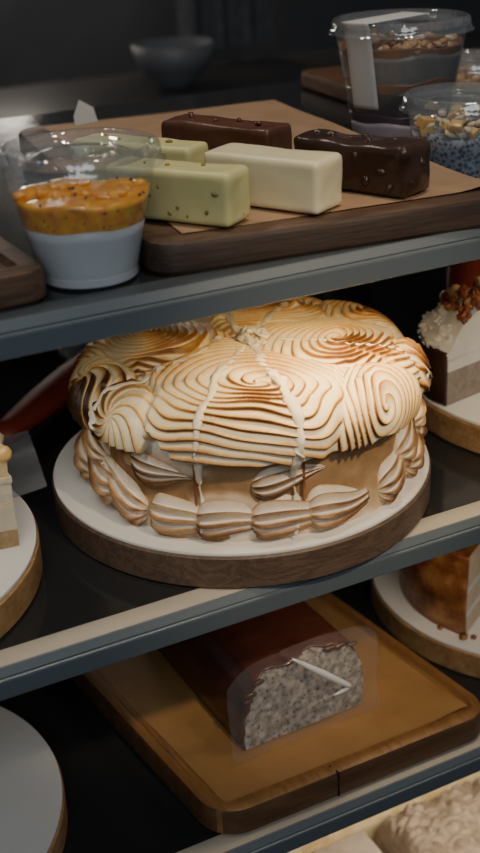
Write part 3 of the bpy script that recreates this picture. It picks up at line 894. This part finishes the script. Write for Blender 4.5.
# glaze shell over top and sides, its front edge a little behind the cut
gl_out = [p for p in pd]
n = len(gl_out); nz_ = Noise(80, 8, 33)
v = []; ny = 30
for k in range(ny):
    for (x, z) in gl_out:
        y = .004 + .20*k/(ny-1)
        if k == 0: y += .004*math.sin(x*160) + .002*math.sin(z*300)
        v.append((x*1.012, y, z*1.02+.0004))
o = mesh_obj('glaze', v, grid_faces(ny, n), M['glaze'], lf); sm = o.modifiers.new('t', 'SOLIDIFY'); sm.thickness = .0016; sm.offset = 1
# ragged glaze crumbs on the cut edge
for i, (x, z, s) in enumerate(((-.046, .050, .0045), (-.040, .059, .004), (.024, .066, .0045), (.034, .0655, .004), (.044, .062, .0035), (-.05, .045, .003))):
    o = bm_obj('glaze_crumb', lump(s*1.4, s*.5, s*.6, 200+i, .5, 2), M['glaze'], lf); o.location = (x, -.0005, z)
# clear film stretched across the cut face
nu, nv = 60, 40
nzf = Noise(60, 8, 41, 2); nzg = Noise(160, 8, 42, 2)
P = np.array([((i/(nu-1)-.5)*.134, j/(nv-1)*.086) for i in range(nu) for j in range(nv)])
yy = -.0075 + .0016*nzf(P) + .0006*nzg(P) - .004*np.clip(1-P[:, 1]/.02, 0, 1)
# raised fold along the painted glint, running diagonally down the film
dl = (P[:, 1]-.0643) + (P[:, 0]-.000)*.895
yy -= .0035*np.exp(-(dl/.0022)**2)*sstep(-.030, -.018, P[:, 0])*(1-sstep(.035, .040, P[:, 0]))
o = mesh_obj('plastic_film', np.stack([P[:, 0]-.003, yy, P[:, 1]*(1-.22*np.abs(P[:, 0]/.067)**5)+.0004], -1), grid_faces(nu, nv), M['film'], lf)
CR0 = np.array([-.0175, -.0135, .0800]); CR1 = np.array([.0350, -.0135, .0330])  # specular streak on the film painted as a milky white strip
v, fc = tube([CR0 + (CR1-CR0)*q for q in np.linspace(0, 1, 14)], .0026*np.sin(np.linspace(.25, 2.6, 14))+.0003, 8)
mesh_obj('film_glint', v, fc, clear_plastic('white_glint', (.95, .95, .95), .62, .12, .15), lf)['label'] = 'bright glint on the film, built as a milky white strip'

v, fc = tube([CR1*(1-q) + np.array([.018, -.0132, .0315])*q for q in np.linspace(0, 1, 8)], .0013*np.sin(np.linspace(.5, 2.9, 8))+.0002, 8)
mesh_obj('film_glint', v, fc, bpy.data.materials['white_glint'], lf)
# ------------------------------------------------------------------ cut round cakes at the sides
def cut_cake(name, label, cen, R, a0, a1, layers, coat_m, coat_h, group=None, top=None):
    """round cake missing a wedge: solid from angle a0 to a1 (deg, ccw); layers = [(name, material, z0, z1)]"""
    t = thing(name, label, 'cake', cen, 0, group)
    n = 60
    an = np.radians(np.linspace(a0, a1, n))
    def sector(nm, m, z0, z1, rr):
        ring = [(rr*math.cos(a), rr*math.sin(a)) for a in an] + [(0, 0)]
        k = len(ring)
        v = [(x, y, z0) for x, y in ring] + [(x, y, z1) for x, y in ring]
        fcs = [(i, (i+1) % k, k+(i+1) % k, k+i) for i in range(k)] + [tuple(range(k))[::-1], tuple(range(k, 2*k))]
        o = mesh_obj(nm, v, fcs, m, t, True); shade_by_angle(o, 30); return o
    for nm, m, z0, z1 in layers:
        sector(nm, m, z0, z1, R)
    # coat: curved shell with bumps
    nz_ = Noise(110, 8, len(label)); nzz = 24
    v = []
    for a in np.radians(np.linspace(a0, a1, 120)):
        for j in range(nzz):
            z = .0003 + (coat_h)*j/(nzz-1); v.append((R*math.cos(a), R*math.sin(a), z))
    V = np.array(v); dr = .0022 + .0010*nz_(V)
    V[:, :2] *= (1 + dr/R)[:, None]
    o = mesh_obj('coating', V, grid_faces(120, nzz), coat_m, t); md = o.modifiers.new('t', 'SOLIDIFY'); md.thickness = .002; md.offset = -1
    return t
# chocolate cake with cream and caramel crumble, right of the middle shelf
CR_, CC_ = .0652, (.2448, .0045, CT)
ck = cut_cake('chocolate_cake', 'chocolate coated cake with white cream and caramel crumble on top, cut open, right edge', CC_, CR_, 6, 191.5,
              [('sponge', M['sponge_grey'], .0006, .029), ('cream_layer', M['cream'], .029, .044)], M['dark_choc'], .046)
nu, nv = 70, 36
nzc = Noise(70, 10, 77, 2); nzd = Noise(220, 10, 78, 2)
A_ = np.radians(np.linspace(5, 192.5, nu)); Q_ = np.linspace(0, 1, nv)
AA, QQ = np.meshgrid(A_, Q_, indexing='ij'); AA = AA.ravel(); QQ = QQ.ravel()
def cream_z(x, y):
    q = np.clip(1 - np.hypot(x, y)/(CR_*1.04), 0, 1)
    xy = np.stack([np.atleast_1d(x), np.atleast_1d(y)], -1)
    return .043 + .036*sstep(-.05, .50, q) + .0026*nzc(xy) + .0016*nzd(xy)
r = (CR_*1.03 + .0020*np.sin(AA*31) + .0013*np.sin(AA*53))*(1-QQ*.995)
x, y = np.cos(AA)*r, np.sin(AA)*r
z = cream_z(x, y)
V = np.stack([x, y, z], -1); F = grid_faces(nu, nv)
nb = len(V)
low = []
for i in (0, nu-1):                      # close the two cut faces and the rim
    low.append(len(V)); V = np.concatenate([V, np.stack([x[i*nv:(i+1)*nv], y[i*nv:(i+1)*nv], np.full(nv, .040)], -1)])
    for j in range(nv-1): F.append((i*nv+j, i*nv+j+1, low[-1]+j+1, low[-1]+j))
k0 = len(V); V = np.concatenate([V, np.stack([np.cos(A_)*CR_*1.0, np.sin(A_)*CR_*1.0, np.full(nu, .0405)], -1)])
for i in range(nu-1): F.append((i*nv, (i+1)*nv, k0+i+1, k0+i))
o = mesh_obj('cream_topping', V, F, M['cream'], ck); shade_by_angle(o, 60)
for i in range(34):
    a = D_(rs.uniform(95, 188)); rr_ = rs.uniform(.046, .067); s_ = rs.uniform(.0022, .0046)
    o = bm_obj('cream_peak', lump(s_*1.2, s_*.8, s_, 400+i, 1.0, 3), M['cream'], ck)
    px_, py_ = rr_*math.cos(a), rr_*math.sin(a); o.location = (px_, py_, float(cream_z(px_, py_)[0])); o.rotation_euler = (rs.random(), rs.random(), rs.random()*6)
for i in range(98):
    if i < 40: px_ = rs.uniform(-.048, .03); py_ = -.0135 + (px_+.048)*.18 + rs.uniform(.0, .006) + .004
    else: px_ = rs.uniform(-.046, .035); py_ = rs.uniform(-.004, .036)
    if math.hypot(px_, py_) > .050: continue
    s_ = rs.uniform(.0024, .0050)
    o = bm_obj('caramel_crumb', lump(s_*1.3, s_*.9, s_*.9, 430+i, 1.0, 2), M['caramel'] if i % 6 else M['nut'], ck)
    o.location = (px_, py_, float(cream_z(px_, py_)[0]) + rs.uniform(0, .006)); o.rotation_euler = (rs.random()*3, rs.random()*3, rs.random()*6)
# caramel brown cake, right of the lower shelf
ck2 = cut_cake('layer_cake', 'caramel brown coated cake with a pale cut face, right edge of the lower shelf', (.272, .020, ZB+CT), .092, 20, 212,
               [('sponge', M['sponge'], .0006, .018), ('cream_layer', M['cream'], .018, .024), ('sponge', M['sponge'], .024, .042), ('cream_layer', M['cream'], .042, .048), ('sponge', M['sponge'], .048, .078)], M['crust'], .079)
an = np.radians(np.linspace(20, 212, 60))
v = [(0, 0, .080)] + [(.094*math.cos(a), .094*math.sin(a), .0795) for a in an]
mesh_obj('top_crust', v, [(0, i, i+1) for i in range(1, 60)], M['crust'], ck2)
for i, (x, y, s) in enumerate(((-.083, -.052, .004), (-.092, -.030, .0025), (-.075, -.056, .003))):
    o = bm_obj('crumb', lump(s, s, s*.8, 520+i, .5, 1), M['crust'], ck2); o.location = (x, y, s*.6)
# pale layered cake at the left edge of the middle shelf
lk = thing('layer_cake', 'pale layered cake with a browned base and orange pieces, left edge of the middle shelf', 'cake', (0, 0, CT))
foot = [(-.1830, -.0400), (-.1830, .045), (-.215, .090), (-.290, .090), (-.300, .0), (-.29, -.020)]
def prism(nm, m, z0, z1, sc=1.0, seed=0):
    cxy = np.mean(foot, 0); pts = []
    fp = [tuple(cxy + (np.array(p)-cxy)*sc) for p in foot]; k = 10
    for i in range(len(fp)):
        for q in range(k):
            pts.append(np.array(fp[i])*(1-q/k) + np.array(fp[(i+1) % len(fp)])*q/k)
    n = len(pts); nz_ = Noise(160, 8, seed); v = []
    nl = 5
    for l in range(nl):
        for p in pts: v.append((p[0], p[1], z0 + (z1-z0)*l/(nl-1)))
    V = np.array(v); dv = V[:, :2]-cxy; dv /= np.linalg.norm(dv, axis=1)[:, None]
    V[:, :2] += dv*(.0007*nz_(V))[:, None]
    fcs = []
    for l in range(nl-1):
        for i in range(n):
            j = (i+1) % n; fcs.append((l*n+i, l*n+j, (l+1)*n+j, (l+1)*n+i))
    fcs += [tuple(range(n))[::-1], tuple(range((nl-1)*n, nl*n))]
    o = mesh_obj(nm, V, fcs, m, lk); shade_by_angle(o, 40); return o
prism('biscuit_base', M['biscuit'], .0004, .013, 1.0, 1)
prism('cream_layer', M['pale_cream'], .013, .029, 1.0, 2)
prism('sponge', M['sponge'], .029, .033, 1.003, 3)
prism('cream_layer', M['pale_cream'], .033, .047, .998, 4)
prism('sponge', M['sponge'], .047, .051, 1.0, 5)
prism('orange_cream', M['orange_cream'], .051, .066, .994, 6)
for i in range(24):
    s = rs.uniform(.005, .009); x = rs.uniform(-.27, -.186); y = rs.uniform(-.02, .05)
    if i < 9: x = -.1875 + rs.uniform(-.004, .003); y = -.036 + i*.009
    o = bm_obj('orange_piece' if i % 3 == 0 else 'cream_piece', lump(s, s*.9, s*.8, 560+i, .6, 2), M['mango'] if i % 3 == 0 else M['sponge'], lk)
    o.location = (x, y, .069 + rs.uniform(-.002, .004)); o.rotation_euler = (rs.random(), rs.random(), rs.random()*6)
# acetate strip lying over the edge of that board
nu, nv = 12, 20
v = []
for i in range(nu):
    for j in range(nv):
        a, b_ = i/(nu-1), j/(nv-1)
        p0 = np.array([-.182, .026])*(1-a) + np.array([-.1425, .0234])*a
        p1 = np.array([-.168, .132])*(1-a) + np.array([-.1255, .1205])*a
        p = p0*(1-b_) + p1*b_
        v.append((p[0], p[1], CT + .0008 + .0035*a*a + .0015*math.sin(b_*4)**2*a))
o = mesh_obj('acetate_strip', v, grid_faces(nu, nv), M['acetate'])
tag(o, 'clear acetate strip lying over the edge of the left white card', 'film')

# ------------------------------------------------------------------ lowest shelf: crumble cakes
def blob_top(name, label, cat, x0, x1, y0, y1, z0, z1, m, seed, amp, sc, dome=0.0, group=None):
    n = 110; n1 = Noise(sc, 10, seed, 2); n2 = Noise(sc*2.7, 10, seed+1, 2)
    P = np.array([(x0+(x1-x0)*i/(n-1), y0+(y1-y0)*j/(n-1)) for i in range(n) for j in range(n)])
    u = (P[:, 0]-x0)/(x1-x0); w = (P[:, 1]-y0)/(y1-y0)
    e = np.minimum(np.minimum(u, 1-u)*(x1-x0), np.minimum(w, 1-w)*(y1-y0))
    k = np.sqrt(np.clip(1-(1-np.clip(e/.012, 0, 1))**2, 0, 1))
    z = z0 + (z1-z0)*k*(1-dome + dome*np.sqrt(np.clip(4*w*(1-w), 0, 1))) + k*amp*(np.abs(n1(P))+.5*np.abs(n2(P)))
    o = mesh_obj(name, np.concatenate([P, z[:, None]], 1), grid_faces(n, n), m)
    return tag(o, label, cat, group)
blob_top('crumble_cake', 'pale yellow crumble topped cake on the lowest shelf, bottom right', 'cake', -.03, .30, .012, .22, ZL+.0005, ZL+.052, M['crumble'], 81, .008, 95)
blob_top('crusty_loaf', 'tan crusty loaf in front of the crumble cake, bottom right corner', 'cake', .118, .25, -.100, .000, ZL+.0005, ZL+.050, M['tan'], 83, .005, 150, .25)
blob_top('pastry_slab', 'smooth beige pastry slab in front of the crumble cake, left of the tan loaf', 'pastry', .040, .110, -.100, .000, ZL+.0005, ZL+.045, M['beige'], 85, .0012, 60)

# ------------------------------------------------------------------ out of focus things behind
bk = thing('back_counter', 'dark work counter far behind the display case', 'counter', (.6, 1.40, -1.2))
bm_obj('counter_top', box_bm(-1.4, 1.2, -.30, .35, 1.20, 1.24, .004), M['counter'], bk)
bm_obj('counter_body', box_bm(-1.35, 1.15, -.26, .33, 0, 1.20), M['wall'], bk, False)
o = bm_obj('white_bowl', lathe([(0, 0), (.035, 0), (.038, .006), (.07, .04), (.082, .085), (.079, .085), (.066, .042), (.03, .01), (0, .008)], 48), M['grey_ceramic'])
o.location = (.62, 1.50, .0405); tag(o, 'blurred pale bowl on the dark counter behind the upper shelf', 'bowl')
# hanging grey cloth
v = []
for i in range(40):
    for j in range(20):
        x = (i/39-.5)*.22; z = -j/19*.55; v.append((x, .018*math.sin(x*95)*(.5+.5*j/19), z))
o = mesh_obj('hanging_cloth', v, grid_faces(40, 20), M['dark_cloth']); o.location = (.86, 1.75, .62)
tag(o, 'blurred dark grey folded cloth hanging in the background above the bars', 'cloth')
# stand-in bar for an unidentified dark red shape behind the meringue cake
v, fc = tube([(-.145+q*.165, .145+q*.145, .019+q*.004) for q in np.linspace(0, 1, 12)], .019*np.sin(np.linspace(.6, 2.3, 12)), 14, .7)
o = mesh_obj('red_bar', v, fc, M['red']); tag(o, 'blurred dark red bar lying behind the left of the meringue cake', 'stand-in')
o = bm_obj('steel_bowl', lathe([(0, 0), (.03, 0), (.055, .03), (.062, .055), (.060, .055), (.052, .031), (.028, .004), (0, .003)], 48), M['white_ceramic'])
o.location = (-.05, .40, 0); tag(o, 'blurred pale blue bowl behind the meringue cake at the left', 'bowl')
o = bm_obj('red_tin', lathe([(0, 0), (.030, 0), (.032, .002), (.032, .098), (.034, .100), (.034, .108), (.031, .110), (0, .110)], 48), M['red'])
o.location = (.345, .165, 0); shade_by_angle(o, 40); tag(o, 'blurred red tin behind the chocolate cake at the right edge', 'tin')

# ------------------------------------------------------------------ light
W = bpy.data.worlds.new('world'); bpy.context.scene.world = W; W.use_nodes = True
W.node_tree.nodes['Background'].inputs[0].default_value = (.75, .86, 1, 1); W.node_tree.nodes['Background'].inputs[1].default_value = .10
def area(name, loc, target, sx, sy, power, col, spread=PI):
    d = bpy.data.lights.new(name, 'AREA'); d.shape = 'RECTANGLE'; d.size = sx; d.size_y = sy; d.energy = power; d.color = col; d.spread = spread
    o = bpy.data.objects.new(name, d); C.objects.link(o); o.location = loc
    zz = (Vector(loc)-Vector(target)).normalized(); xx = Vector((0, 1, 0)).cross(zz).normalized() if abs(zz.y) < .95 else Vector((1, 0, 0))
    yy = zz.cross(xx)
    o.matrix_world = Matrix(((xx.x, yy.x, zz.x, loc[0]), (xx.y, yy.y, zz.y, loc[1]), (xx.z, yy.z, zz.z, loc[2]), (0, 0, 0, 1)))
    return o
area('key_lamp', (.035, -.112, .1990), (.035, -.092, .10), .12, .010, .24, (1, .72, .36), 2.2)
area('shelf_fill_left', (-.20, -.095, .1995), (-.20, -.07, .05), .12, .010, .10, (1, .92, .80), 2.9)  # added fill under the shelf, brightens the left of the meringue cake
area('shelf_fill_right', (.33, -.08, .1995), (.33, -.05, .05), .12, .010, .16, (1, .80, .55), 2.9)  # added warm fill for the chocolate cream cake on the right
def spot(name, loc, target, ang, power, col, rad=.03):
    d = bpy.data.lights.new(name, 'SPOT'); d.energy = power; d.color = col; d.spot_size = math.radians(ang); d.spot_blend = 1; d.shadow_soft_size = rad
    o = bpy.data.objects.new(name, d); C.objects.link(o); o.location = loc
    o.rotation_euler = (Vector(target)-Vector(loc)).to_track_quat('-Z', 'Y').to_euler()
spot('front_spot', (.12, -.95, .95), (.01, -.085, .055), 17, 39, (1, .78, .50))
area('room_fill', (-.7, -1.9, 1.5), (0, 0, .05), 1.4, 1.0, 14, (.86, .93, 1.0))
area('ceiling_lamp', (.15, -.25, 1.5), (.05, .05, .2), .12, .12, 6.5, (1, .86, .68))
area('ceiling_lamp_rear', (-.35, .55, 1.5), (0, .1, .2), .12, .12, 3.5, (1, .88, .72))
area('lower_lamp', (.10, -.113, -.027), (.05, .0, -.19), .20, .015, .11, (1, .76, .48), 2.6)
area('bottom_lamp', (.16, -.113, -.240), (.14, -.02, -.37), .25, .015, .42, (1, .88, .68), 2.8)
for i, p in enumerate(((.25, 1.9, .42), (.45, 2.1, .42), (.95, 1.9, .46), (.20, 2.3, .44))):  # unseen point lights added for sparkle on the cup lids
    d = bpy.data.lights.new('glint_light', 'POINT'); d.energy = 2.2; d.color = (1, .9, .78); d.shadow_soft_size = .05
    o = bpy.data.objects.new('glint_light', d); C.objects.link(o); o.location = p

sc = bpy.context.scene
sc.view_settings.view_transform = 'AgX'
sc.view_settings.look = 'None'
sc.cycles.use_denoising = True
sc.cycles.max_bounces = 8; sc.cycles.transparent_max_bounces = 24
